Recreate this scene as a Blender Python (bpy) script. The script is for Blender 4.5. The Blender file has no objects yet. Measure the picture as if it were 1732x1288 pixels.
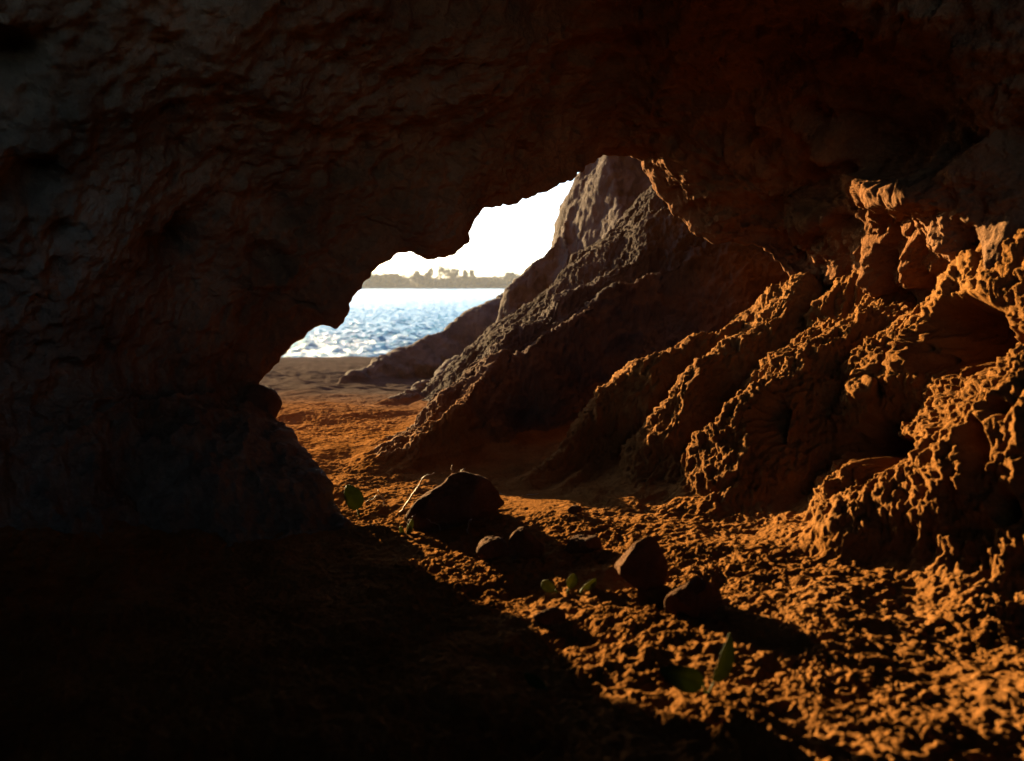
import bpy, math, random
import numpy as np
from mathutils import Vector, Matrix
R = math.radians
random.seed(7)
rng = np.random.RandomState(5)
S = bpy.context.scene
COL = S.collection

# ------------------------------------------------------------ camera, sky, sun, exposure
F = 1300.0                       # focal length in photo pixels (1732 wide)
PITCH = math.atan(159.0 / F)
CAMZ = 0.25
SUN_AZ, SUN_EL = R(35.0), R(10.8)     # azimuth is measured left of +Y
cam = bpy.data.cameras.new('camera'); co = bpy.data.objects.new('camera', cam); COL.objects.link(co)
co.location = (0, 0, CAMZ); co.rotation_euler = (math.pi / 2 - PITCH, 0, 0)
cam.sensor_width = 36; cam.lens = 36 * F / 1732.0
cam.clip_start = 0.01; cam.clip_end = 6000
cam.dof.use_dof = True; cam.dof.focus_distance = 1.1; cam.dof.aperture_fstop = 8.0
S.camera = co
w = bpy.data.worlds.new('World'); S.world = w; w.use_nodes = True
nt = w.node_tree
sky = nt.nodes.new('ShaderNodeTexSky'); sky.sky_type = 'NISHITA'; sky.sun_disc = False
sky.sun_elevation = SUN_EL; sky.sun_rotation = -SUN_AZ
sky.air_density = 0.7; sky.dust_density = 0.5; sky.ozone_density = 1.5
bg = nt.nodes['Background']; bg.inputs[1].default_value = 0.05
nt.links.new(sky.outputs[0], bg.inputs[0])
sl = bpy.data.lights.new('sun', 'SUN'); so = bpy.data.objects.new('sun', sl); COL.objects.link(so)
sl.energy = 5.0; sl.angle = R(0.5); sl.color = (1.0, 0.69, 0.32)
SUN = Vector((-math.sin(SUN_AZ) * math.cos(SUN_EL), math.cos(SUN_AZ) * math.cos(SUN_EL), math.sin(SUN_EL)))
so.rotation_euler = SUN.to_track_quat('Z', 'Y').to_euler()
S.view_settings.view_transform = 'Standard'; S.view_settings.look = 'None'
S.view_settings.exposure = 3.45; S.view_settings.gamma = 1.0
S.cycles.max_bounces = 8; S.cycles.diffuse_bounces = 3; S.cycles.volume_bounces = 1
S.cycles.use_adaptive_sampling = True

# ------------------------------------------------------------ helpers
def W(px, py, y):
    """world point at distance y in front of the camera, from a measured direction"""
    dx = (px - 866) / F; dy = (644 - py) / F
    c, s = math.cos(PITCH), math.sin(PITCH)
    d = (dx, c + s * dy, -s + c * dy)
    t = y / d[1]
    return (d[0] * t, y, CAMZ + d[2] * t)

def WF(px, py, z=0.0):
    """point of the level z seen in that direction"""
    dx = (px - 866) / F; dy = (644 - py) / F
    c, s = math.cos(PITCH), math.sin(PITCH)
    d = (dx, c + s * dy, -s + c * dy)
    t = (z - CAMZ) / d[2]
    return (d[0] * t, d[1] * t, z)

_perm = np.arange(256); np.random.RandomState(11).shuffle(_perm); _perm = np.concatenate([_perm, _perm, _perm]).astype(np.int32)
_g = np.random.RandomState(3).normal(size=(256, 3)); _g /= np.linalg.norm(_g, axis=1)[:, None]; _g = (_g * 1.5).astype(np.float32)
def noise(P, scale=1.0, seed=0.0):
    Q = (P * np.float32(1.0 / scale) + np.float32(seed * 17.31 + 100.5)).astype(np.float32)
    I = np.floor(Q).astype(np.int32); f = Q - I; I &= 255
    u = f * f * f * (f * (f * 6 - 15) + 10)
    out = np.zeros(len(P), np.float32)
    for dx in (0, 1):
        a = _perm[(I[:, 0] + dx)]
        wx = u[:, 0] if dx else 1 - u[:, 0]
        for dy in (0, 1):
            b = _perm[a + I[:, 1] + dy]
            wy = wx * (u[:, 1] if dy else 1 - u[:, 1])
            for dz in (0, 1):
                h = _perm[b + I[:, 2] + dz]
                g = _g[h]
                out += wy * (u[:, 2] if dz else 1 - u[:, 2]) * (g[:, 0] * (f[:, 0] - dx) + g[:, 1] * (f[:, 1] - dy) + g[:, 2] * (f[:, 2] - dz))
    return out
def fbm(P, scale, octv=4, seed=0, gain=0.5):
    o = 0; a = 1.0
    for k in range(octv):
        o = o + a * noise(P, scale / 2 ** k, seed + k); a *= gain
    return o
def ridged(P, scale, octv=3, seed=0, gain=0.55):
    o = 0; a = 1.0; n = 0
    for k in range(octv):
        o = o + a * (1 - 2.2 * np.abs(noise(P, scale / 2.1 ** k, seed + k))); n += a; a *= gain
    return o / n
def worley(P, scale, seed=0):
    Q = P / scale + seed * 7.7 + 60
    I = np.floor(Q).astype(np.int32); f = Q - I
    best = np.full(len(P), 9.0, np.float32)
    for dx in (-1, 0, 1):
        for dy in (-1, 0, 1):
            for dz in (-1, 0, 1):
                h = _perm[_perm[_perm[(I[:, 0] + dx) & 255] + ((I[:, 1] + dy) & 255)] + ((I[:, 2] + dz) & 255)]
                ox = _perm[h] / 255.0 + dx - f[:, 0]; oy = _perm[h + 57] / 255.0 + dy - f[:, 1]; oz = _perm[h + 131] / 255.0 + dz - f[:, 2]
                best = np.minimum(best, ox * ox + oy * oy + oz * oz)
    return np.sqrt(best)
def sstep(a, b, x):
    t = np.clip((x - a) / (b - a), 0, 1); return t * t * (3 - 2 * t)
def smax(a, b, k):
    h = np.clip(0.5 + 0.5 * (a - b) / k, 0, 1)
    return b * (1 - h) + a * h + k * h * (1 - h)

def mesh_from(name, V, Fq, mats, smooth=True, parent=None):
    me = bpy.data.meshes.new(name)
    V = np.ascontiguousarray(V, np.float32); Fq = np.ascontiguousarray(Fq, np.int32)
    n = Fq.shape[1]
    me.vertices.add(len(V)); me.vertices.foreach_set('co', V.ravel())
    me.loops.add(Fq.size); me.loops.foreach_set('vertex_index', Fq.ravel())
    me.polygons.add(len(Fq)); me.polygons.foreach_set('loop_start', np.arange(0, Fq.size, n, dtype=np.int32))
    me.polygons.foreach_set('loop_total', np.full(len(Fq), n, np.int32))
    me.polygons.foreach_set('use_smooth', np.full(len(Fq), smooth, bool))
    me.update(calc_edges=True)
    me.materials.append(mats)
    o = bpy.data.objects.new(name, me); COL.objects.link(o)
    if parent: o.parent = parent
    return o
def mesh_py(name, V, Fs, mat, parent=None, smooth=True):
    me = bpy.data.meshes.new(name); me.from_pydata([tuple(v) for v in V], [], [tuple(f) for f in Fs])
    me.polygons.foreach_set('use_smooth', [smooth] * len(me.polygons)); me.materials.append(mat); me.update()
    o = bpy.data.objects.new(name, me); COL.objects.link(o)
    if parent: o.parent = parent
    return o
def empty(name, loc):
    o = bpy.data.objects.new(name, None); COL.objects.link(o); o.location = loc; o.empty_display_size = 0.02; return o
def tag(o, label=None, cat=None, group=None, kind=None):
    if label: o['label'] = label
    if cat: o['category'] = cat
    if group: o['group'] = group
    if kind: o['kind'] = kind
    return o
def subset(V, Fq, mask):
    f = Fq[mask]; used = np.unique(f); m = np.zeros(len(V), np.int64); m[used] = np.arange(len(used))
    return V[used], m[f]
def grid_faces(nr, nc, wrap=False):
    i = np.arange(nr - 1)[:, None]; j = np.arange(nc if wrap else nc - 1)[None, :]
    j2 = (j + 1) % nc
    return np.stack([i * nc + j, i * nc + j2, (i + 1) * nc + j2, (i + 1) * nc + j], -1).reshape(-1, 4)
def grid_normals(P, wrap=False):
    du = np.gradient(P, axis=0)
    if wrap: dv = (np.roll(P, -1, 1) - np.roll(P, 1, 1)) * 0.5
    else: dv = np.gradient(P, axis=1)
    n = np.cross(du, dv); n /= np.linalg.norm(n, axis=-1, keepdims=True) + 1e-12
    return n

# ------------------------------------------------------------ materials
def new_mat(name):
    m = bpy.data.materials.new(name); m.use_nodes = True
    return m, m.node_tree, m.node_tree.nodes['Principled BSDF']
def nz(t, scale, detail=4, rough=0.6, vec=None, typ='ShaderNodeTexNoise'):
    n = t.nodes.new(typ); n.inputs['Scale'].default_value = scale
    if 'Detail' in n.inputs: n.inputs['Detail'].default_value = detail
    if 'Roughness' in n.inputs: n.inputs['Roughness'].default_value = rough
    if vec is not None: t.links.new(vec, n.inputs['Vector'])
    return n
def ramp(t, src, stops):
    r = t.nodes.new('ShaderNodeValToRGB'); e = r.color_ramp.elements
    while len(e) < len(stops): e.new(0.5)
    for i, (p, c) in enumerate(stops):
        e[i].position = p; e[i].color = (*c, 1)
    t.links.new(src, r.inputs[0]); return r
def earth(name, stops, scale=9.0, bump=0.9, bscale=330.0, rough=0.95, spec=0.015, stops2=None, split=None, bdist=0.004):
    m, t, b = new_mat(name)
    tc = t.nodes.new('ShaderNodeNewGeometry')
    n1 = nz(t, scale, 6, 0.65, tc.outputs['Position'])
    c = ramp(t, n1.outputs[0], stops).outputs[0]
    if stops2:                      # a second set of tones, further out
        c2 = ramp(t, n1.outputs[0], stops2).outputs[0]
        sx = t.nodes.new('ShaderNodeSeparateXYZ'); t.links.new(tc.outputs['Position'], sx.inputs[0])
        n3 = nz(t, 2.5, 3, 0.6, tc.outputs['Position'])
        ma = t.nodes.new('ShaderNodeMath'); ma.operation = 'MULTIPLY_ADD'
        t.links.new(n3.outputs[0], ma.inputs[0]); ma.inputs[1].default_value = 0.6
        # across = y - 0.5 x decides how far out the point lies
        mb = t.nodes.new('ShaderNodeMath'); mb.operation = 'MULTIPLY_ADD'
        t.links.new(sx.outputs[0], mb.inputs[0]); mb.inputs[1].default_value = split[2]; t.links.new(sx.outputs[1], mb.inputs[2])
        t.links.new(mb.outputs[0], ma.inputs[2])
        mr = t.nodes.new('ShaderNodeMapRange'); mr.inputs['From Min'].default_value = split[0]; mr.inputs['From Max'].default_value = split[1]
        t.links.new(ma.outputs[0], mr.inputs[0])
        mx = t.nodes.new('ShaderNodeMix'); mx.data_type = 'RGBA'
        t.links.new(mr.outputs[0], mx.inputs[0]); t.links.new(c, mx.inputs[6]); t.links.new(c2, mx.inputs[7]); c = mx.outputs[2]
    n2 = nz(t, bscale, 5, 0.7, tc.outputs['Position'])
    mh = t.nodes.new('ShaderNodeMix'); mh.data_type = 'RGBA'; mh.blend_type = 'MULTIPLY'; mh.inputs[0].default_value = 0.5
    t.links.new(c, mh.inputs[6]); t.links.new(ramp(t, n2.outputs[0], [(0.3, (0.55, 0.5, 0.45)), (0.7, (1, 1, 1))]).outputs[0], mh.inputs[7])
    t.links.new(mh.outputs[2], b.inputs['Base Color'])
    b.inputs['Roughness'].default_value = rough; b.inputs['Specular IOR Level'].default_value = spec
    bp = t.nodes.new('ShaderNodeBump'); bp.inputs['Strength'].default_value = bump; bp.inputs['Distance'].default_value = bdist
    t.links.new(n2.outputs[0], bp.inputs['Height']); t.links.new(bp.outputs[0], b.inputs['Normal'])
    return m
OCHRE = [(0.3, (0.088, 0.037, 0.0095)), (0.5, (0.128, 0.056, 0.0155)), (0.7, (0.168, 0.078, 0.024))]
GREY = [(0.3, (0.022, 0.018, 0.017)), (0.5, (0.036, 0.030, 0.029)), (0.72, (0.055, 0.046, 0.045))]
M_slope = earth('ochre_mudstone', OCHRE, stops2=GREY, split=(1.40, 1.66, -0.5))  # grey outer rock; drawn inward it also paints shade onto the first crest
M_floor = earth('crumbled_ochre_soil', [(0.3, (0.090, 0.039, 0.011)), (0.5, (0.134, 0.059, 0.018)), (0.72, (0.18, 0.083, 0.028))], scale=14,
                stops2=[(0.3, (0.031, 0.0255, 0.024)), (0.7, (0.060, 0.049, 0.045))], split=(1.55, 2.5, 0.0), bump=0.9, spec=0.0, rough=0.9)
SAND = [(0.3, (0.031, 0.0255, 0.024)), (0.7, (0.060, 0.049, 0.045))]
M_beach = earth('beach_sand', SAND, scale=14, bscale=60, bump=0.9, bdist=0.02, spec=0.0)
M_outer = earth('pale_grey_rock', [(0.3, (0.038, 0.033, 0.034)), (0.5, (0.058, 0.051, 0.052)), (0.72, (0.085, 0.075, 0.076))], scale=7, bscale=120, bump=0.8, bdist=0.008)
M_cave = earth('cave_rock', [(0.3, (0.052, 0.039, 0.027)), (0.5, (0.110, 0.085, 0.060)), (0.7, (0.185, 0.146, 0.105))], scale=9, bscale=110, bump=1.0, bdist=0.009,
               stops2=[(0.3, (0.065, 0.029, 0.011)), (0.5, (0.115, 0.051, 0.020)), (0.7, (0.16, 0.074, 0.032))], split=(0.85, 1.35, 0.25))
M_stone = earth('brown_stone', [(0.3, (0.055, 0.027, 0.013)), (0.7, (0.11, 0.055, 0.027))], scale=30, bscale=220, bump=1.0, bdist=0.008, spec=0.02)
M_twig, t_, b_ = new_mat('dry_root'); b_.inputs['Base Color'].default_value = (0.12, 0.075, 0.04, 1); b_.inputs['Roughness'].default_value = 0.7
def leafmat(name, col, trans):
    m, t, b = new_mat(name)
    tc = t.nodes.new('ShaderNodeNewGeometry'); n = nz(t, 180, 3, 0.6, tc.outputs['Position'])
    c = ramp(t, n.outputs[0], [(0.3, tuple(v * 0.75 for v in col)), (0.7, tuple(min(1, v * 1.2) for v in col))])
    t.links.new(c.outputs[0], b.inputs['Base Color']); b.inputs['Roughness'].default_value = 0.6; b.inputs['Specular IOR Level'].default_value = 0.15
    tr = t.nodes.new('ShaderNodeBsdfTranslucent'); t.links.new(c.outputs[0], tr.inputs[0])
    mx = t.nodes.new('ShaderNodeMixShader'); mx.inputs[0].default_value = trans
    t.links.new(b.outputs[0], mx.inputs[1]); t.links.new(tr.outputs[0], mx.inputs[2])
    t.links.new(mx.outputs[0], t.nodes['Material Output'].inputs['Surface'])
    return m
M_leaf = leafmat('fresh_leaf', (0.045, 0.052, 0.006), 0.5)
M_leafy = leafmat('pale_leaf', (0.085, 0.085, 0.014), 0.5)
M_far = leafmat('far_foliage', (0.022, 0.026, 0.012), 0.08)

# ------------------------------------------------------------ the ground and the rock slope on the right: one height field
SEA_Z = -0.75
ang_front = np.linspace(R(-36.5), R(36.5), 1150)
ang_back = np.linspace(R(36.5), R(323.5), 260)[1:-1]
ANG = np.concatenate([ang_front, ang_back])
r0 = np.exp(np.linspace(math.log(0.06), math.log(0.34), 60))[:-1]
r1 = np.exp(np.linspace(math.log(0.34), math.log(2.1), 1120))
r1b = np.exp(np.linspace(math.log(2.1), math.log(4.4), 260))[1:]
r2 = np.exp(np.linspace(math.log(4.4), math.log(60.0), 230))[1:]
RAD = np.concatenate([[0.004, 0.03], r0, r1, r1b, r2])
rr, aa = np.meshgrid(RAD, ANG, indexing='ij')
X = rr * np.sin(aa); Y = rr * np.cos(aa)
shape = X.shape
XY0 = np.stack([X.ravel(), Y.ravel(), np.zeros(X.size)], 1).astype(np.float32)
# irregular plan coordinates so that ridges wander
wx = fbm(XY0, 0.45, 3, 21).reshape(shape) * 0.03 + fbm(XY0, 0.09, 2, 41).reshape(shape) * 0.018
wy = fbm(XY0, 0.45, 3, 31).reshape(shape) * 0.03 + fbm(XY0, 0.09, 2, 51).reshape(shape) * 0.018
damp = sstep(0.15, 0.8, rr)
Xw = X + wx * damp; Yw = Y + wy * damp

def ridge(pts, kn, kf, w, Xq=None, Yq=None):
    """height of a buttress whose crest runs through pts; kn / kf = steepness on the near / far side"""
    Xq = Xw if Xq is None else Xq; Yq = Yw if Yq is None else Yq
    best = np.full(Xq.shape, -9.0)
    for (a, b) in zip(pts[:-1], pts[1:]):
        ax, ay, az = a; bx, by, bz = b
        ex, ey = bx - ax, by - ay; L2 = ex * ex + ey * ey
        s = np.clip(((Xq - ax) * ex + (Yq - ay) * ey) / L2, 0, 1)
        qx = Xq - ax - s * ex; qy = Yq - ay - s * ey
        d = np.sqrt(qx * qx + qy * qy)
        side = (ex * qy - ey * qx) / (math.sqrt(L2) * (d + 1e-6))      # +1 far side, -1 near side (crest listed foot to top)
        k = kn + (kf - kn) * (0.5 + 0.5 * np.clip(side * 1.5, -1, 1))
        z = az + s * (bz - az) - k * (np.sqrt(d * d + w * w) - w)
        best = np.maximum(best, z)
    return best

floor = -0.078 * np.maximum(Yw - 1.5, 0) - 0.03 * sstep(8, 14, Y)
floor = np.where(Y > 1.2, floor, 0)
floor = floor + 0.07 * np.maximum(X - 0.05, 0) * sstep(2.0, 1.0, Y) + 0.012 * fbm(XY0, 0.35, 3, 5).reshape(shape) * damp
floor = np.where(rr > 11, np.minimum(floor, floor - (rr - 11) * 0.02), floor)
floor = floor + 0.10 * sstep(-0.25, -0.9, X) * (Y < 1.3) 
floor = floor + 0.41 * np.exp(-((Y + 0.42) / 0.17) ** 2) * sstep(1.6, 1.0, np.abs(X))     # unseen bank added behind the viewer, keeps back light off low surfaces
rid = []
# wall behind everything on the right
wall = [W(1540, 330, 1.5), W(1700, 280, 1.25), (1.15, 0.75, 0.55), (1.25, 0.0, 0.6), (1.25, -1.5, 0.6)]
rid.append(ridge(wall, 2.2, 3.0, 0.05))
# outer grey masses
rid.append(ridge([W(480, 706, 1.9), W(565, 656, 2.6), W(652, 602, 3.2), W(750, 562, 3.6), W(872, 494, 4.2), W(980, 430, 4.6), (2.2, 5.2, 1.6)], 0.75, 2.5, 0.02))
rid.append(ridge([W(640, 690, 1.75), W(745, 640, 2.1), W(832, 580, 2.35), W(868, 492, 2.5), W(905, 455, 2.6), W(960, 378, 2.7), W(1000, 290, 2.8), W(1016, 200, 2.9), W(1120, -100, 3.2)], 1.0, 3.5, 0.03))
# crests, foot first
rid.append(ridge([W(612, 795, 1.03), W(650, 752, 1.1), W(700, 702, 1.17), W(770, 657, 1.25), W(830, 607, 1.33), W(890, 550, 1.42), W(970, 500, 1.53), W(1060, 440, 1.63), W(1135, 385, 1.7), W(1250, 200, 1.9), W(1450, -100, 2.3)], 1.0, 0.9, 0.015))
rid.append(ridge([W(820, 690, 1.17), W(868, 625, 1.26), W(935, 562, 1.36), W(1010, 506, 1.45), W(1090, 470, 1.52), W(1180, 430, 1.58)], 2.4, 0.9, 0.006))
rid.append(ridge([W(655, 800, 1.02), W(700, 745, 1.07), W(765, 695, 1.12), W(800, 650, 1.2), W(860, 600, 1.28)], 2.2, 0.75, 0.006))
rid.append(ridge([W(893, 808, 0.99), W(925, 775, 1.03), W(965, 735, 1.06), W(995, 685, 1.09), W(1040, 648, 1.1), W(1110, 605, 1.12), W(1180, 560, 1.16), W(1260, 542, 1.23), W(1330, 500, 1.32)], 2.4, 1.5, 0.022))
rid.append(ridge([W(945, 850, 0.93), W(985, 800, 1.0), W(1005, 760, 1.06)], 2.0, 1.6, 0.008))
rid.append(ridge([W(1060, 872, 0.855), W(1105, 800, 0.92), W(1135, 745, 0.955), W(1150, 690, 0.98), W(1172, 636, 1.01), W(1240, 590, 1.06), W(1300, 540, 1.11), W(1345, 470, 1.2)], 2.4, 1.6, 0.035))
rid.append(ridge([W(1262, 660, 0.985), W(1330, 600, 1.02), W(1400, 535, 1.065), W(1440, 470, 1.1)], 2.0, 1.2, 0.02))
rid.append(ridge([W(1185, 890, 0.80), W(1240, 840, 0.81), W(1330, 775, 0.84), W(1370, 720, 0.865), W(1345, 640, 0.905), W(1410, 570, 0.955), W(1480, 500, 1.01), W(1500, 430, 1.05)], 1.9, 1.3, 0.06))
rid.append(ridge([W(1432, 930, 0.715), W(1440, 800, 0.76), W(1535, 740, 0.79), W(1480, 650, 0.85), W(1515, 560, 0.89), W(1600, 480, 0.93), W(1650, 400, 0.98)], 2.8, 1.6, 0.022))
rid.append(ridge([W(1640, 980, 0.66), W(1590, 850, 0.70), W(1556, 755, 0.73), W(1600, 685, 0.76), W(1732, 640, 0.80), W(1850, 560, 0.83)], 2.2, 1.2, 0.02))
rid.append(ridge([W(1900, 1250, 0.42), W(1880, 950, 0.52), W(1900, 700, 0.60), W(1930, 450, 0.68), W(1950, 250, 0.75)], 1.5, 1.15, 0.05))
H = rid[0]
outer = np.maximum(rid[1], rid[2]); inner_r = np.maximum.reduce([rid[0]] + rid[3:])
for z in rid[1:]: H = smax(H, z, 0.018)
Zb = smax(floor, H, 0.03)
rocky = sstep(-0.01, 0.03, H - floor)                # 1 on rock, 0 on the floor
P = np.stack([X, Y, Zb], -1)
N = grid_normals(P); N[N[..., 2] < 0] *= -1
Pf = P.reshape(-1, 3).astype(np.float32); Nf = N.reshape(-1, 3)
rk = rocky.ravel(); far = sstep(1.7, 2.6, rr).ravel(); vfar = sstep(4.0, 8.0, rr).ravel()
# flow-aligned coordinates: stretched down the buttresses
d = np.array([0.60, 0.73, 0.33]); d /= np.linalg.norm(d)
al = Pf @ d
Q = Pf - np.outer(al, d) * 0.62
wq = np.stack([noise(Pf, 0.05, s) for s in (61, 62, 63)], 1) * 0.014
Q = (Q + wq).astype(np.float32)
Q2 = (Pf - np.outer(al, d) * 0.4 + wq * 0.5).astype(np.float32)
rock_d = 0.018 * fbm(Pf, 0.16, 2, 71) + 0.014 * (ridged(Q, 0.055, 4, 81, 0.6) - 0.45) + 0.0075 * (ridged(Q2, 0.019, 3, 91, 0.7) - 0.4) + 0.0030 * noise(Pf, 0.0075, 95) + 0.0018 * noise(Pf, 0.0038, 97)
rock_far = 0.05 * fbm(Pf, 0.5, 2, 72) + 0.016 * (ridged(Q, 0.16, 4, 82, 0.6) - 0.45) + 0.006 * noise(Pf, 0.02, 96) + 0.003 * noise(Pf, 0.009, 98)
rock_d = rock_d * (1 - far) + rock_far * far
# crumbly floor
cr = worley(Pf, 0.0105, 3)
floor_d = 0.009 * fbm(Pf, 0.06, 3, 12) + 0.0012 * (0.55 - cr) + 0.0026 * fbm(Pf, 0.0075, 2, 14) + 0.0050 * (ridged(Pf, 0.016, 4, 15, 0.7) - 0.5) * (0.5 + 0.9 * sstep(-.3, .3, noise(Pf, 0.10, 18)))
path = np.exp(-(((Pf[:, 0] - 0.03) / 0.05) ** 2 + ((Pf[:, 1] - 0.87) / 0.09) ** 2))
floor_d *= 0.72 * (1 - 0.5 * path) * (1 - 0.45 * sstep(0.6, 1.1, Pf[:, 1]))
floor_far = 0.02 * fbm(Pf, 0.35, 3, 16) + 0.006 * noise(Pf, 0.04, 17)
floor_d = floor_d * (1 - far) + floor_far * far
disp = rock_d * rk + floor_d * (1 - rk)
disp *= (1 - 0.8 * vfar * (1 - rk)) * sstep(0.02, 0.12, rr.ravel())
Pd = Pf + Nf * disp[:, None]
cp_, sp_ = math.cos(PITCH), math.sin(PITCH)
def project(A):
    z_ = A[:, 2] - CAMZ; fw = A[:, 1] * cp_ - z_ * sp_; up = A[:, 1] * sp_ + z_ * cp_
    ok = fw > 0.1; fw = np.maximum(fw, 0.1)
    return np.where(ok, 866 + F * A[:, 0] / fw, 1e6), np.where(ok, 644 - F * up / fw, 1e6), fw
qx_, qy_, qd_ = project(Pf)
jit = 0.32 * fbm(Pf, 0.045, 3, 77)
for hx, hy, hrx, hry, hd in ((1478, 752, 52, 52, .07), (1625, 575, 95, 62, .085), (1300, 720, 30, 60, .03), (1655, 770, 22, 50, .03), (1700, 860, 24, 26, .03), (1690, 700, 26, 20, .03)):
    near = (np.abs(qx_ - hx) < 9) & (np.abs(qy_ - hy) < 9)
    if not near.any(): continue
    c_ = Pf[near][np.argmin(qd_[near])]; dep_ = c_[1]
    ux = (Pf[:, 0] - c_[0]) / (hrx / F * dep_); uz = (Pf[:, 2] - c_[2]) / (hry / F * dep_)
    # measured in the wall: along it and up it
    uy = (Pf[:, 1] - c_[1]) / 0.16
    q_ = np.sqrt((qx_ - hx) ** 2 / hrx ** 2 + (qy_ - hy) ** 2 / hry ** 2 + uy ** 2) + jit
    push = hd * (1 - sstep(0.35, 1.2, q_)); Pd = Pd + push[:, None] * np.array([0.93, 0.25, -0.15]) * (1 + 0.35 * (ridged(Pf, 0.05, 3, 79) - 0.4))[:, None]
GF = grid_faces(shape[0], shape[1], wrap=True)
fr = rk[GF].mean(1); fy = Pf[GF, 1].mean(1); frad = rr.ravel()[GF].mean(1)
is_rock = fr > 0.5
is_beach = (~is_rock) & (fy > 2.9)
is_outer = is_rock & (((outer - inner_r).ravel())[GF].mean(1) > 0.004)
v, f = subset(Pd, GF, is_outer); tag(mesh_from('outer_rock', v, f, M_outer), kind='structure')
v, f = subset(Pd, GF, is_rock & ~is_outer); tag(mesh_from('rock_slope', v, f, M_slope), kind='structure')
v, f = subset(Pd, GF, ~(is_rock | is_beach)); tag(mesh_from('ground', v, f, M_floor), kind='structure')
v, f = subset(Pd, GF, is_beach); tag(mesh_from('beach', v, f, M_beach), kind='structure')
# sampled ground height for standing things on it
def ground_z(x, y):
    r_ = math.hypot(x, y); a_ = math.atan2(x, y)
    i = int(np.clip(np.searchsorted(RAD, r_), 1, len(RAD) - 1)); j = int(np.argmin(np.abs(ang_front - a_)))
    return float(Pd.reshape(shape[0], shape[1], 3)[i, j, 2])

# ------------------------------------------------------------ the rock arch: a loft from the outer face through the hole, past the camera
OUT = [(640, 1000, 0.75), (600, 900, 0.79), (575, 868, 0.82), (548, 805, 0.86), (520, 765, 0.89), (490, 730, 0.92), (468, 708, 0.95), (450, 680, 0.98), (436, 655, 1.0), (444, 642, 1.0), (460, 620, 1.0), (478, 605, 1.0), (500, 585, 1.0), (520, 567, 1.0), (536, 556, 1.0), (550, 552, 1.0), (566, 556, 1.0), (580, 546, 1.0), (592, 527, 1.0), (597, 510, 1.0), (610, 494, 1.0), (622, 476, 1.001), (640, 455, 1.012), (658, 438, 1.022), (680, 431, 1.035), (702, 430, 1.048), (728, 436, 1.064), (752, 433, 1.078), (775, 426, 1.091), (790, 411, 1.1), (796, 390, 1.104), (801, 371, 1.106), (812, 359, 1.113), (835, 350, 1.126), (880, 340, 1.153), (920, 325, 1.176), (950, 312, 1.194), (978, 296, 1.239), (1003, 275, 1.293), (1020, 265, 1.34), (1055, 262, 1.34), (1082, 268, 1.34), (1090, 292, 1.36), (1104, 316, 1.35), (1124, 340, 1.34), (1145, 365, 1.33), (1165, 386, 1.32), (1190, 404, 1.31), (1215, 413, 1.3), (1250, 414, 1.29), (1290, 420, 1.27), (1312, 442, 1.25), (1350, 480, 1.22), (1430, 560, 1.18), (1530, 690, 1.12), (1650, 850, 1.05), (1750, 1050, 0.98)]
OUT = np.array(OUT, float)
seg = np.concatenate([[0], np.cumsum(np.hypot(np.diff(OUT[:, 0]), np.diff(OUT[:, 1])))])
NU = 1300
# finer steps where the outline is in view
dens = 1.0 + 1.4 * sstep(seg[-1] * 0.55, seg[-1] * 0.62, np.linspace(0, seg[-1], 4000))
cum = np.cumsum(dens); cum = (cum - cum[0]) / (cum[-1] - cum[0])
uu = np.interp(np.linspace(0, 1, NU), cum, np.linspace(0, seg[-1], 4000))
def cr_interp(x, xp, fp):
    # Catmull-Rom through the traced points
    i = np.clip(np.searchsorted(xp, x, side='right') - 1, 0, len(xp) - 2)
    h = xp[i + 1] - xp[i]; t = (x - xp[i]) / h
    m = np.gradient(fp, xp)
    return (2*t**3-3*t**2+1)*fp[i] + (t**3-2*t**2+t)*h*m[i] + (-2*t**3+3*t**2)*fp[i+1] + (t**3-t**2)*h*m[i+1]
ox = cr_interp(uu, seg, OUT[:, 0]); oy = cr_interp(uu, seg, OUT[:, 1]); od = cr_interp(uu, seg, OUT[:, 2])
def Warr(px, py, y):
    dx = (px - 866) / F; dy = (644 - py) / F
    c, s = math.cos(PITCH), math.sin(PITCH)
    t = y / (c + s * dy)
    return np.stack([dx * t, y + 0 * dx, CAMZ + (-s + c * dy) * t], -1)
throat = Warr(ox, oy, od)
cx, cz = 0.02, 0.10
un = np.linspace(0, 1, NU)
# outward direction in the x-z plane, smoothed around the hole
th = np.arctan2(throat[:, 2] - cz, throat[:, 0] - cx)
th = np.unwrap(np.where(th < -math.pi / 2, th + 2 * math.pi, th))
ths = np.linspace(math.pi * 1.12, -0.12 * math.pi, NU) * 0.6 + th * 0.4
odir = np.stack([np.cos(ths), 0 * ths, np.sin(ths)], -1)
yv = np.array([0, 1.0, 0])
rings = []
def smoothed(A, k):
    B = A.copy()
    for _ in range(int(k * 2.2)): B[1:-1] = (B[:-2] + 2 * B[1:-1] + B[2:]) / 4
    return B
th_s = smoothed(throat, 600)
rw = sstep(1060, 1200, smoothed(ox[:, None], 20)[:, 0])[:, None]     # 1 on the right-hand side, where the roof reaches further out
def beyond(A, dy, grow):
    c0 = np.array([0.0, 0, CAMZ]); k_ = (A[:, 1:2] + dy) / A[:, 1:2]
    return c0 + (A - c0) * np.concatenate([k_ * grow, k_, k_ * grow], 1)
uw = sstep(880, 1120, smoothed(ox[:, None], 60)[:, 0])[:, None]  # draws an unseen brow outward above the right slopes to block sky light
rings.append((0.0, beyond(th_s, 0.4 + 0.9 * uw, 1.3) + odir * 7.0))
rings.append((0.12, beyond(th_s, 0.28 + 1.05 * uw, 1.25) + odir * (2.0 - 1.5 * uw)))
rings.append((0.22, beyond(th_s, 0.14, 1.15) + odir * 0.35))
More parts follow.
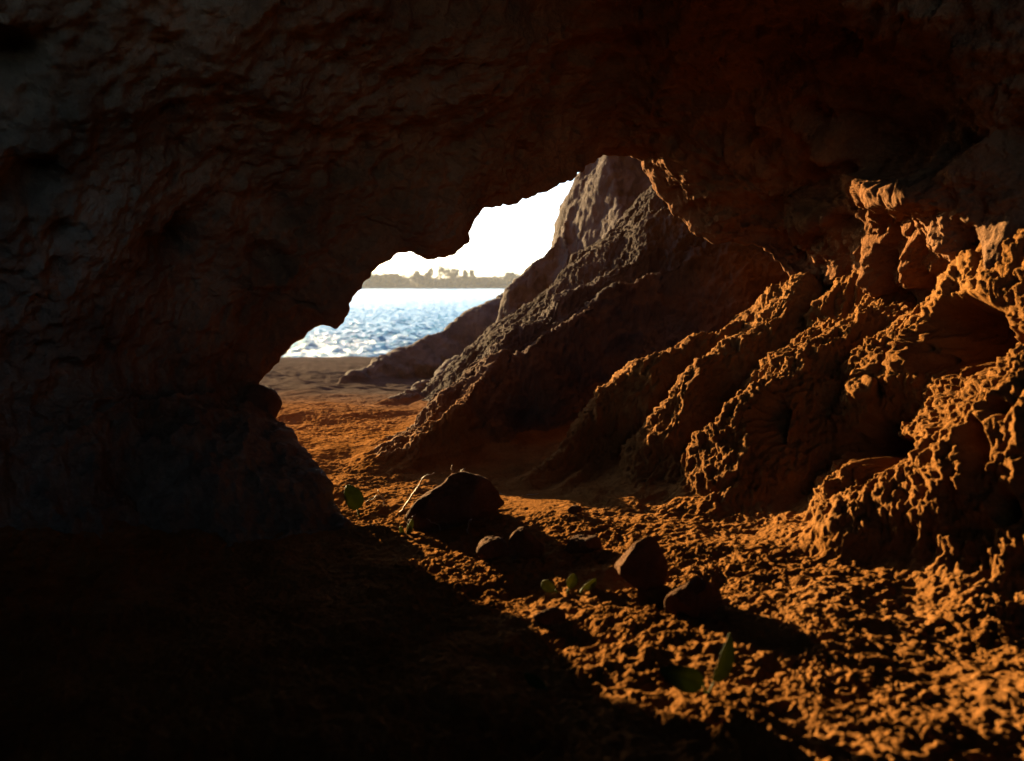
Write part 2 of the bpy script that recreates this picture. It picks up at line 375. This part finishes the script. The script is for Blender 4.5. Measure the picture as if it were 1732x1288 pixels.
rings.append((0.30, beyond(smoothed(throat, 120), 0.04, 1.03) + odir * 0.06))
rings.append((0.36, throat))
s1 = smoothed(throat, 60)
def inner(A, scale, dep, k):
    """a ring nearer the camera, wider than the hole"""
    B = smoothed(A, k)
    c0 = np.array([0.0, 0, CAMZ - 0.02])
    dep = np.ravel(dep) * np.ones(len(B)); scale = np.ravel(scale) * np.ones(len(B))
    Dd = B.copy(); Dd[:, 1] = B[:, 1] * dep
    Dd[:, 0] = c0[0] + (B[:, 0] - c0[0]) * dep * scale
    Dd[:, 2] = c0[2] + (B[:, 2] - c0[2]) * dep * scale
    return Dd
rw2 = sstep(1190, 1300, smoothed(ox[:, None], 20)[:, 0])[:, None]
rings.append((0.44, inner(throat, 1.10 + 0.05 * rw[:, 0:1], 0.95 + 0.02 * rw, 60) + odir * (0.03 - 0.03 * rw)))
rings.append((0.56, inner(throat, 1.25 + 0.13 * rw, 0.86 + 0.09 * rw - 0.20 * rw2, 300) + odir * (0.12 - 0.08 * rw)))
rings.append((0.68, inner(throat, 1.4 + 0.25 * rw, 0.72 + 0.06 * rw - 0.14 * rw2, 900) + odir * (0.22 - 0.14 * rw)))
def ellipse(y, rx, rz, cx=0.15, cz=0.12):
    return np.stack([cx + rx * np.cos(ths), np.full(NU, y), cz + rz * np.sin(ths)], -1)
rings.append((0.78, ellipse(0.45, 0.80, 0.62)))
rings.append((0.86, ellipse(0.0, 0.95, 0.66)))
rings.append((0.93, ellipse(-0.7, 0.92, 0.95, cz=0.25)))
rings.append((1.0, ellipse(-1.5, 0.85, 0.6, cz=0.85)))
NV = 860
vs = np.array([r[0] for r in rings]); RG = np.stack([r[1] for r in rings])
vv = np.interp(np.linspace(0, 1, NV), [0, 0.10, 0.30, 0.90, 1.0], [0, 0.28, 0.42, 0.80, 1.0])
i = np.clip(np.searchsorted(vs, vv, side='right') - 1, 0, len(vs) - 2)
t = ((vv - vs[i]) / (vs[i + 1] - vs[i]))[:, None, None]; h = (vs[i + 1] - vs[i])[:, None, None]
mm = np.zeros_like(RG)
dl = np.diff(RG, axis=0) / np.diff(vs)[:, None, None]
mm[0] = dl[0]; mm[-1] = dl[-1]
w0 = np.diff(vs)
for k in range(1, len(vs) - 1):                   # weighted, kept gentle against overshoot
    same = dl[k - 1] * dl[k] > 0
    hm = 2 * dl[k - 1] * dl[k] / (dl[k - 1] + dl[k] + 1e-12 * np.sign(dl[k - 1] + dl[k] + 1e-12))
    mm[k] = np.where(same, hm, 0)
AP = (2*t**3-3*t**2+1)*RG[i] + (t**3-2*t**2+t)*h*mm[i] + (-2*t**3+3*t**2)*RG[i+1] + (t**3-t**2)*h*mm[i+1]
AN = grid_normals(AP)
# normals point into the hollow
inn = np.array([0.05, 0.5, 0.15]) - AP
AN *= np.sign((AN * inn).sum(-1).mean())
Af = AP.reshape(-1, 3).astype(np.float32); An = AN.reshape(-1, 3)
vf = np.repeat(vv, NU)
edge = np.exp(-((vf - 0.36) / 0.05) ** 2)
D = 0.06 * fbm(Af, 0.34, 3, 101) + 0.022 * (ridged(Af, 0.16, 3, 111) - 0.5) + 0.008 * fbm(Af, 0.03, 3, 121)
pit = worley(Af, 0.11, 5); D -= 0.035 * sstep(0.33, 0.08, pit)
pit2 = worley(Af, 0.04, 6); D -= 0.008 * sstep(0.35, 0.1, pit2)
fine = 0.006 * fbm(Af, 0.03, 2, 130) + 0.0025 * noise(Af, 0.009, 131) + (0.006 * (ridged(Af, 0.026, 3, 133, 0.65) - 0.45) + 0.002 * noise(Af, 0.0055, 136)) * sstep(0.37, 0.42, vf)
D = D * (1 - 0.97 * edge) * sstep(0.12, 0.3, vf) + fine
# terraces hanging from the roof on the right: (crest points, width, drop)
def ledge(pts, wid, amp):
    best = np.full(len(Af), 9.0, np.float32)
    for a, b in zip(pts[:-1], pts[1:]):
        a = np.array(a); e = np.array(b) - a
        s = np.clip(((Af - a) @ e) / (e @ e), 0, 1)[:, None]
        best = np.minimum(best, np.linalg.norm(Af - a - s * e, axis=1))
    return amp * np.exp(-(best / wid) ** 2)
rel = Af - np.array([0, 0, CAMZ], np.float32); cp_, sp_ = math.cos(PITCH), math.sin(PITCH)
fw = rel[:, 1] * cp_ - rel[:, 2] * sp_; up = rel[:, 1] * sp_ + rel[:, 2] * cp_
ok = (fw > 0.1) & (vf > 0.37)
ppx = np.where(ok, 866 + F * rel[:, 0] / np.maximum(fw, .1), 1e6); ppy = np.where(ok, 644 - F * up / np.maximum(fw, .1), 1e6)
def on_rock(px, py):
    return Af[np.argmin((ppx - px) ** 2 + (ppy - py) ** 2)].astype(float)
for pts, wid, amp in (([(1405, 235), (1450, 312), (1500, 328), (1570, 332), (1630, 355), (1690, 385), (1750, 410)], 0.028, 0.05),
                      ([(1560, 262), (1640, 300), (1740, 335)], 0.02, 0.035),
                      ([(1480, 430), (1500, 470)], 0.02, 0.03), ([(1540, 430), (1545, 470)], 0.015, 0.025),
                      ([(1595, 400), (1650, 460), (1640, 540)], 0.022, 0.04), ([(1732, 400), (1690, 470), (1700, 560)], 0.025, 0.045)):
    D += ledge([on_rock(*q) for q in pts], wid, amp)
Ad = Af + An * D[:, None]
AF = grid_faces(NV, NU)
v, f = Ad, AF
tag(mesh_from('rock_arch', v, f, M_cave), kind='structure')

# ------------------------------------------------------------ sea
m, t, b = new_mat('sea_water')
b.inputs['Base Color'].default_value = (0.026, 0.115, 0.20, 1); b.inputs['Roughness'].default_value = 0.12
b.inputs['IOR'].default_value = 1.33
g = t.nodes.new('ShaderNodeNewGeometry')
n1 = nz(t, 8.0, 6, 0.75, g.outputs['Position']); bp = t.nodes.new('ShaderNodeBump'); bp.inputs['Strength'].default_value = 0.8; bp.inputs['Distance'].default_value = 0.08; b.inputs['Specular IOR Level'].default_value = 0.035
t.links.new(n1.outputs[0], bp.inputs['Height']); t.links.new(bp.outputs[0], b.inputs['Normal'])
M_sea = m
sa = np.concatenate([np.linspace(R(-20), R(6), 560), np.linspace(R(6), R(340), 70)[1:-1]])
sr = np.exp(np.linspace(math.log(6.0), math.log(450), 900)); sr = np.concatenate([sr, [700, 1200, 2500, 4500]])
rr2, aa2 = np.meshgrid(sr, sa, indexing='ij')
sx, sy = rr2 * np.sin(aa2), rr2 * np.cos(aa2)
SP = np.stack([sx.ravel(), sy.ravel() * 1.7, 0 * sx.ravel()], 1).astype(np.float32)
fade = sstep(450, 60, rr2).ravel()
wz = 0.045 * (ridged(SP, 0.6, 3, 201) - 0.5) + 0.022 * fbm(SP, 0.25, 3, 205)
wz = wz * fade * sstep(6, 14, rr2).ravel()
SV = np.stack([sx.ravel(), sy.ravel(), SEA_Z + wz], 1)
tag(mesh_from('sea', SV, grid_faces(len(sr), len(sa), wrap=True), M_sea), kind='structure')

# ------------------------------------------------------------ far shore with its woods
DS = 420.0
M_hill = earth('far_hill', [(0.3, (0.02, 0.022, 0.012)), (0.7, (0.035, 0.035, 0.02))], scale=0.2, bscale=2, bump=0.2)
xs = np.linspace(-420, 420, 240); dd = np.linspace(0, 90, 14)
gx, gd = np.meshgrid(xs, dd, indexing='ij')
hz = np.stack([gx.ravel() / 30, gd.ravel() / 30, 0 * gx.ravel()], 1).astype(np.float32)
hgt = (3.4 + 1.5 * fbm(hz, 1.3, 3, 301).reshape(gx.shape)) * sstep(0, 40, gd) + SEA_Z - 0.5 + 0.9 * sstep(0, 6, gd)
HV = np.stack([gx.ravel(), (DS + gd + 4 * np.sin(gx / 50)).ravel(), hgt.ravel()], 1)
tag(mesh_from('far_shore', HV, grid_faces(len(xs), len(dd)), M_hill), kind='structure')
def leaf_cloud(rs, blobs, n, size):
    """many small leaf faces spread through ellipsoid clumps"""
    V = []; Fs = []
    for (c, rad) in blobs:
        for _ in range(n):
            p = rs.normal(size=3); p /= np.linalg.norm(p); p *= rs.uniform(0.45, 1.0) ** 0.6
            p = np.array(c) + p * np.array(rad)
            a = rs.normal(size=3); a /= np.linalg.norm(a); b2 = np.cross(a, rs.normal(size=3)); b2 /= np.linalg.norm(b2)
            s = size * rs.uniform(0.6, 1.4); k = len(V)
            V += [p + a * s, p + b2 * s * 0.6, p - a * s, p - b2 * s * 0.6]; Fs.append((k, k + 1, k + 2, k + 3))
    return V, Fs
rs = np.random.RandomState(9)
bl = []
for k in range(330):
    x = rs.uniform(-200, 60); b_r = rs.uniform(2.0, 4.2)
    hgt_ = 5.6 + 1.3 * math.sin(x / 17) + rs.uniform(-1.2, 0.8)
    bl.append(((x, DS + rs.uniform(4, 24), rs.uniform(0.5, 1) * hgt_ - 0.5), (b_r * 1.4, b_r, b_r * 0.75)))
V, Fs = leaf_cloud(rs, bl, 90, 0.75)
tag(mesh_py('far_woods', V, Fs, M_far, smooth=False), kind='stuff', label='hazy low woodland along the far shore of the water', cat='woods')
def cone_tube(pts, rads, n=7):
    V = []; Fs = []
    pts = [Vector(p) for p in pts]
    for k, p in enumerate(pts):
        tdir = (pts[min(k + 1, len(pts) - 1)] - pts[max(k - 1, 0)]).normalized()
        u = tdir.cross(Vector((0.31, 0.2, 0.9))); u = u.normalized() if u.length > 1e-5 else Vector((1, 0, 0))
        w_ = tdir.cross(u)
        for q in range(n):
            a = 2 * math.pi * q / n
            V.append(p + (u * math.cos(a) + w_ * math.sin(a)) * rads[k])
    for k in range(len(pts) - 1):
        for q in range(n):
            Fs.append((k * n + q, k * n + (q + 1) % n, (k + 1) * n + (q + 1) % n, (k + 1) * n + q))
    Fs.append(tuple(range(n))[::-1]); Fs.append(tuple((len(pts) - 1) * n + q for q in range(n)))
    return V, Fs
# px, top py, crown half width px, label
far_trees = [(668, 461, 10, 'small feathery tree furthest left on the hazy far shore'),
             (705, 456, 8, 'thin wispy tree with a forked top, second from left on the far shore'),
             (725, 450, 9, 'upright rounded tree between the wispy and the broad tree on the far shore'),
             (752, 446, 14, 'tallest broad crowned tree in the middle of the far shore'),
             (770, 452, 9, 'tree joined to the right side of the tallest broad tree on the far shore'),
             (787, 455, 6, 'narrow tree right of the tallest clump on the far shore'),
             (798, 454, 5, 'slim spindly tree at the right end of the tree group on the far shore'),
             (862, 459, 9, 'low round tree at the right end of the far shore beside the rock slope')]
for (px, py, hw, lab) in far_trees:
    dist = DS + rs.uniform(2, 14)
    top = W(px, py, dist); base = (top[0], dist, 1.0)
    Ht = top[2] - base[2]; hwm = hw / F * dist
    root = tag(empty('far_tree', base), lab, 'tree', 'trees standing out above the far woods')
    tv, tf = cone_tube([(0, 0, -1), (0.1, 0, Ht * 0.4), (0.0, 0.1, Ht * 0.85)], [0.2, 0.13, 0.04])
    for s_ in (-1, 1, 0.4):
        v2, f2 = cone_tube([(0, 0, Ht * 0.35), (s_ * hwm * 0.5, 0.3 * s_, Ht * 0.7)], [0.14, 0.04], 5)
        k0 = len(tv); tv += v2; tf += [tuple(q + k0 for q in f_) for f_ in f2]
    mesh_py('trunk', tv, tf, M_twig, root)
    blobs = [((rs.uniform(-.7, .7) * hwm, rs.uniform(-.5, .5) * hwm, Ht * rs.uniform(0.45, 0.88)), (hwm * rs.uniform(.18, .4),) * 2 + (Ht * rs.uniform(.05, .12),)) for _ in range(26)]
    cv, cf = leaf_cloud(rs, blobs, 80, 0.3)
    mesh_py('crown', cv, cf, M_far, root, smooth=False)

# ------------------------------------------------------------ stones and clods
def ico(sub=4):
    import bmesh
    bm = bmesh.new(); bmesh.ops.create_icosphere(bm, subdivisions=sub, radius=1.0)
    V = np.array([v.co[:] for v in bm.verts]); Fs = np.array([[v.index for v in f.verts] for f in bm.faces]); bm.free(); return V, Fs
ICO, ICF = ico(5); ICO3, ICF3 = ico(3)
def stone(name, seed, size, rotz=0.0, cuts=9, mat=None, lean=0.0, taper=0.0, low=False):
    rs = np.random.RandomState(seed); V = (ICO3 if low else ICO).copy()
    for _ in range(cuts):                       # broken faces
        n = rs.normal(size=3); n[2] *= 0.8; n /= np.linalg.norm(n); o = rs.uniform(0.55, 0.85)
        dd_ = V @ n - o; V = V - np.outer(np.maximum(dd_, 0) * 0.985, n)
    V = V / np.abs(V).max(0)
    V[:, 0] *= 1 - taper * V[:, 2] * 0.5; V[:, 0] += lean * V[:, 2]
    V = V * np.array(size) * 0.5
    m_ = max(size)
    nrm = V / np.linalg.norm(V, axis=1)[:, None]
    V = V + nrm * (m_ * (0.04 * fbm((V + seed).astype(np.float32), m_ * 0.35, 3, seed % 13) + 0.02 * (ridged((V + seed).astype(np.float32), m_ * 0.16, 3, seed % 11) - 0.5)))[:, None]
    c, s_ = math.cos(rotz), math.sin(rotz)
    V = V @ np.array([[c, s_, 0], [-s_, c, 0], [0, 0, 1]])
    V[:, 2] += size[2] * 0.42
    return mesh_from(name, V, ICF3 if low else ICF, mat or M_stone)
def put(o, px, py, dz=0.0):
    x, y, _ = WF(px, py); o.location = (x, y, ground_z(x, y) + dz); return o
stones = [  # seed, base px, base py, (w, depth, h) px, rot, lean, taper, label
 (3, 765, 893, (165, 110, 104), 0.3, 0.0, 0.5, 'largest dark stone with dry roots over it, left of the sandy path', 10),
 (8, 833, 950, (60, 50, 42), 0.8, 0.0, 0.2, 'squat brown stone in front of the largest dark stone'),
 (15, 888, 948, (58, 44, 60), 0.2, -0.1, 0.8, 'pointed brown stone right of the squat stone'),
 (21, 987, 938, (62, 40, 38), 0.1, 0.1, 0.3, 'low dark stone lying alone on the sandy path'),
 (30, 972, 884, (26, 22, 14), 0.0, 0.0, 0.0, 'small flat pebble on the path behind the low dark stone'),
 (44, 1083, 1012, (98, 70, 98), 0.35, -0.05, 0.25, 'upright angular reddish block standing on the lit cave floor'),
 (52, 1180, 1064, (100, 80, 62), 0.5, 0.0, 0.5, 'rounded dark hump of stone right of the upright angular block'),
 (73, 930, 1054, (52, 42, 36), 0.2, 0.0, 0.2, 'dark clod at the edge of the shadow left of the angular block'),
]
for st in stones:
    seed, px, py, sz, rz, ln, tp, lab = st[:8]
    x, y, _ = WF(px, py); k_ = math.sqrt(x * x + y * y + CAMZ ** 2) / F
    o = stone('stone', seed, (sz[0] * k_, sz[1] * k_, sz[2] * k_), rz, 10, None, ln, tp)
    o.location = (x, y + 0.3 * sz[1] * k_, ground_z(x, y) - 0.08 * sz[2] * k_)
    tag(o, lab, 'stone')
b0 = W(440, 716, 0.985); o = stone('stone', 33, (0.055, 0.06, 0.055), 0.2, 6); o.location = (b0[0], b0[1], b0[2]); tag(o, 'rounded dark boulder wedged against the foot of the left rock', 'stone')
protos = [stone('clod', 200 + k, (0.012, 0.010, 0.008), k, 7, M_floor, low=True) for k in range(4)]
used_p = [False] * 4
for k in range(70):
    px = rs.uniform(620, 1700); py = rs.uniform(870, 1270)
    x, y, _ = WF(px, py)
    if ground_z(x, y) > 0.04 or (px < 900 and py > 1000): continue
    q = k % 4
    if used_p[q]: o = protos[q].copy(); COL.objects.link(o)
    else: o = protos[q]; used_p[q] = True
    s_ = rs.uniform(0.3, 0.9); o.scale = (s_, s_, s_ * rs.uniform(0.6, 1.1)); o.rotation_euler = (0, 0, rs.uniform(0, 6.28))
    o.location = (x, y, ground_z(x, y) - 0.001)
    tag(o, 'small ochre crumb of soil lying loose on the lit floor', 'clod', 'loose crumbs of soil on the cave floor')

# ------------------------------------------------------------ dry roots and straws
roots = [
 ([(742, 850, .035), (745, 825, .05), (768, 808, .066), (786, 792, .074)], 'dry root looping over the top of the largest dark stone', .0011, .82),
 ([(765, 800, 0), (764, 785, 0)], 'short stub of root standing on top of the largest stone', .0012, .83),
 ([(676, 868, 0), (690, 848, 0), (706, 826, 0), (718, 806, 0), (735, 800, 0)], 'branching root running up the left side of the largest stone', .0012, .84),
 ([(690, 884, 0), (700, 872, 0), (712, 862, 0)], 'pale curled straw left of the largest stone above the sprout', .0008, .78),
 ([(722, 878, 0), (738, 886, 0), (746, 900, 0), (747, 915, 0)], 'thin arched straw hanging in front of the largest stone', .0007, .77),
 ([(797, 877, 0), (790, 896, 0), (794, 912, 0), (806, 920, 0)], 'thin hooked straw right in front of the largest stone', .0008, .75),
 ([(640, 828, 0), (650, 845, 0), (648, 868, 0)], 'thin root behind the big green leaf', .0008, .86),
 ([(620, 850, 0), (640, 838, 0), (652, 852, 0)], 'curled root end just right of the big green leaf', .0009, .87),
 ([(618, 896, 0), (630, 890, 0), (640, 884, 0)], 'short straight straw between the big leaf and the sprout', .0009, .79),
 ([(805, 945, 0), (815, 934, 0), (828, 930, 0)], 'pale straw on top of the squat stone', .0008, .70),
 ([(842, 836, 0), (880, 840, 0), (910, 836, 0)], 'straight straw lying across the start of the path', .0009, .91),
]
for pts, lab, rad, dep in roots:
    P3 = [Vector(W(p[0], p[1], dep)) for p in pts]
    fine_p = []
    for a, b in zip(P3[:-1], P3[1:]):
        for q in range(4): fine_p.append(a.lerp(b, q / 4))
    fine_p.append(P3[-1])
    fine_p = [p + Vector(rs.normal(size=3) * 0.0006) for p in fine_p]
    n_ = len(fine_p); V, Fs = cone_tube(fine_p, [rad * (1 - 0.5 * q / n_) for q in range(n_)], 6)
    tag(mesh_py('dry_root', V, Fs, M_twig), lab, 'root', 'dry roots and straws around the largest stone')

# ------------------------------------------------------------ seedlings
def blade(L, wd, curl=0.6, fold=0.45, tip=1.0, n=34, m=8, th=0.0005):
    """a leaf lying along +Z, bending back along +Y; tip = pointedness"""
    top = []; 
    for i_ in range(n + 1):
        t_ = i_ / n; a = curl * t_
        zc = L * (math.sin(a) / max(curl, 1e-3)); yc = L * ((1 - math.cos(a)) / max(curl, 1e-3))
        hw = wd * 0.5 * (2.0 * t_ ** 0.55 * (1 - t_) ** (0.5 * tip) if 0 < t_ < 1 else 0.03)
        for j_ in range(m + 1):
            s_ = 2 * j_ / m - 1
            top.append((hw * s_, yc - fold * hw * abs(s_) + wd * 0.02 * math.sin(38 * t_ + 9 * abs(s_)) * abs(s_), zc))
    V = top + [(x_, y_ + th, z_) for x_, y_, z_ in top]; K = len(top); Fs = []
    for i_ in range(n):
        for j_ in range(m):
            a = i_ * (m + 1) + j_; Fs.append((a, a + 1, a + m + 2, a + m + 1)); Fs.append((K + a, K + a + m + 1, K + a + m + 2, K + a + 1))
        for a, b in ((i_ * (m + 1), (i_ + 1) * (m + 1)), ((i_ + 1) * (m + 1) + m, i_ * (m + 1) + m)): Fs.append((a, b, K + b, K + a))
    return V, Fs
def plant(name, px, py, stems, lab, mat, dep=None):
    """stems: (list of offsets px from the base for the stem, leaf length px, width px, yaw, pitch, roll, tip, curl)"""
    if dep: base = Vector(W(px, py, dep))
    else:
        x, y, _ = WF(px, py); base = Vector((x, y, ground_z(x, y) - 0.001))
    k_ = (base - Vector((0, 0, CAMZ))).length / F
    root = tag(empty(name, base), lab, 'seedling')
    for st, L, wd, yaw, pit, roll, tip, curl in stems:
        pts = [Vector((0, 0, 0))] + [Vector((a * k_, 0.1 * a * k_, -b_ * k_)) for a, b_ in st]
        V, Fs = cone_tube(pts, [2.2 * k_, *[1.6 * k_] * (len(pts) - 1)], 6)
        mesh_py('stem', V, Fs, mat, root)
        V, Fs = blade(L * k_, wd * k_, curl=curl, tip=tip, th=0.5 * k_)
        Rm = Matrix.Rotation(roll, 3, 'Y') @ Matrix.Rotation(pit, 3, 'X') @ Matrix.Rotation(yaw, 3, 'Z')
        V = [Rm @ Vector(v_) + pts[-1] for v_ in V]
        mesh_py('leaf', V, Fs, mat, root)
    return root
plant('seedling', 614, 900, [([(-4, -20), (-8, -38)], 44, 34, 0.5, 0.15, -0.25, 1.3, 0.7)], 'big round green leaf on a thin stem against the left rock foot', M_leaf, .83)
plant('seedling', 684, 914, [([(4, -8)], 30, 9, 0.3, 0.1, 0.5, 1.0, 1.2), ([(-2, -6)], 18, 8, 0.2, 0.2, -0.2, 1.0, 0.8), ([(6, -6)], 22, 8, 0.3, 0.0, 0.15, 1.0, 0.9)], 'yellow green sprout with curled narrow leaves left of the largest stone', M_leafy, .765)
plant('seedling', 945, 1004, [([(-6, -6)], 26, 19, 0.2, -0.2, -1.1, 1.0, 0.5)], 'leftmost of the three small round-leaved seedlings near the angular block', M_leafy)
plant('seedling', 958, 1008, [([(4, -10)], 25, 18, -0.1, -0.2, 0.45, 1.0, 0.5)], 'middle one of the three small round-leaved seedlings near the angular block', M_leafy)
plant('seedling', 980, 1008, [([(6, -12)], 27, 17, 0.2, -0.2, 1.25, 1.0, 0.5)], 'rightmost of the three small round-leaved seedlings near the angular block', M_leafy)
plant('seedling', 1196, 1202, [([(-8, -20)], 70, 46, 0.3, 0.2, -1.2, 1.5, 0.8), ([(10, -22)], 78, 38, 0.35, 0.1, 0.4, 1.6, 0.5)], 'blurred foreground seedling with one flat and one upright pointed leaf', M_leaf)
plant('seedling', 925, 1160, [([(-2, -8)], 42, 20, 0.2, -0.3, -1.2, 1.4, 0.6)], 'dim green leaf lying in the shadow at the edge of the light', M_leaf)
V, Fs = cone_tube([W(1372, 1012, .585), W(1385, 1000, .59), W(1410, 993, .60), W(1440, 992, .60), W(1470, 1002, .60)], [.0012, .0018, .0018, .0014, .0004], 6)
tag(mesh_py('grass_blade', V, Fs, M_leafy), 'pale arched grass blade lying on the lit floor at the right', 'grass blade')

# ------------------------------------------------------------ haze over the water
def box(name, lo, hi, mat):
    x0, y0, z0 = lo; x1, y1, z1 = hi
    V = [(x, y, z) for x in (x0, x1) for y in (y0, y1) for z in (z0, z1)]
    Fs = [(0, 1, 3, 2), (4, 6, 7, 5), (0, 4, 5, 1), (2, 3, 7, 6), (0, 2, 6, 4), (1, 5, 7, 3)]
    return mesh_py(name, V, Fs, mat, smooth=False)
mh = bpy.data.materials.new('haze'); mh.use_nodes = True; th_ = mh.node_tree; th_.nodes.clear()
vo = th_.nodes.new('ShaderNodeVolumePrincipled'); vo.inputs['Density'].default_value = 0.00032; vo.inputs['Color'].default_value = (0.62, 0.66, 0.72, 1)
vo.inputs['Anisotropy'].default_value = 0.0
om = th_.nodes.new('ShaderNodeOutputMaterial'); th_.links.new(vo.outputs[0], om.inputs['Volume'])
tag(box('haze', (-5000, -5000, -6.5), (5000, 5000, 40), mh), kind='stuff')
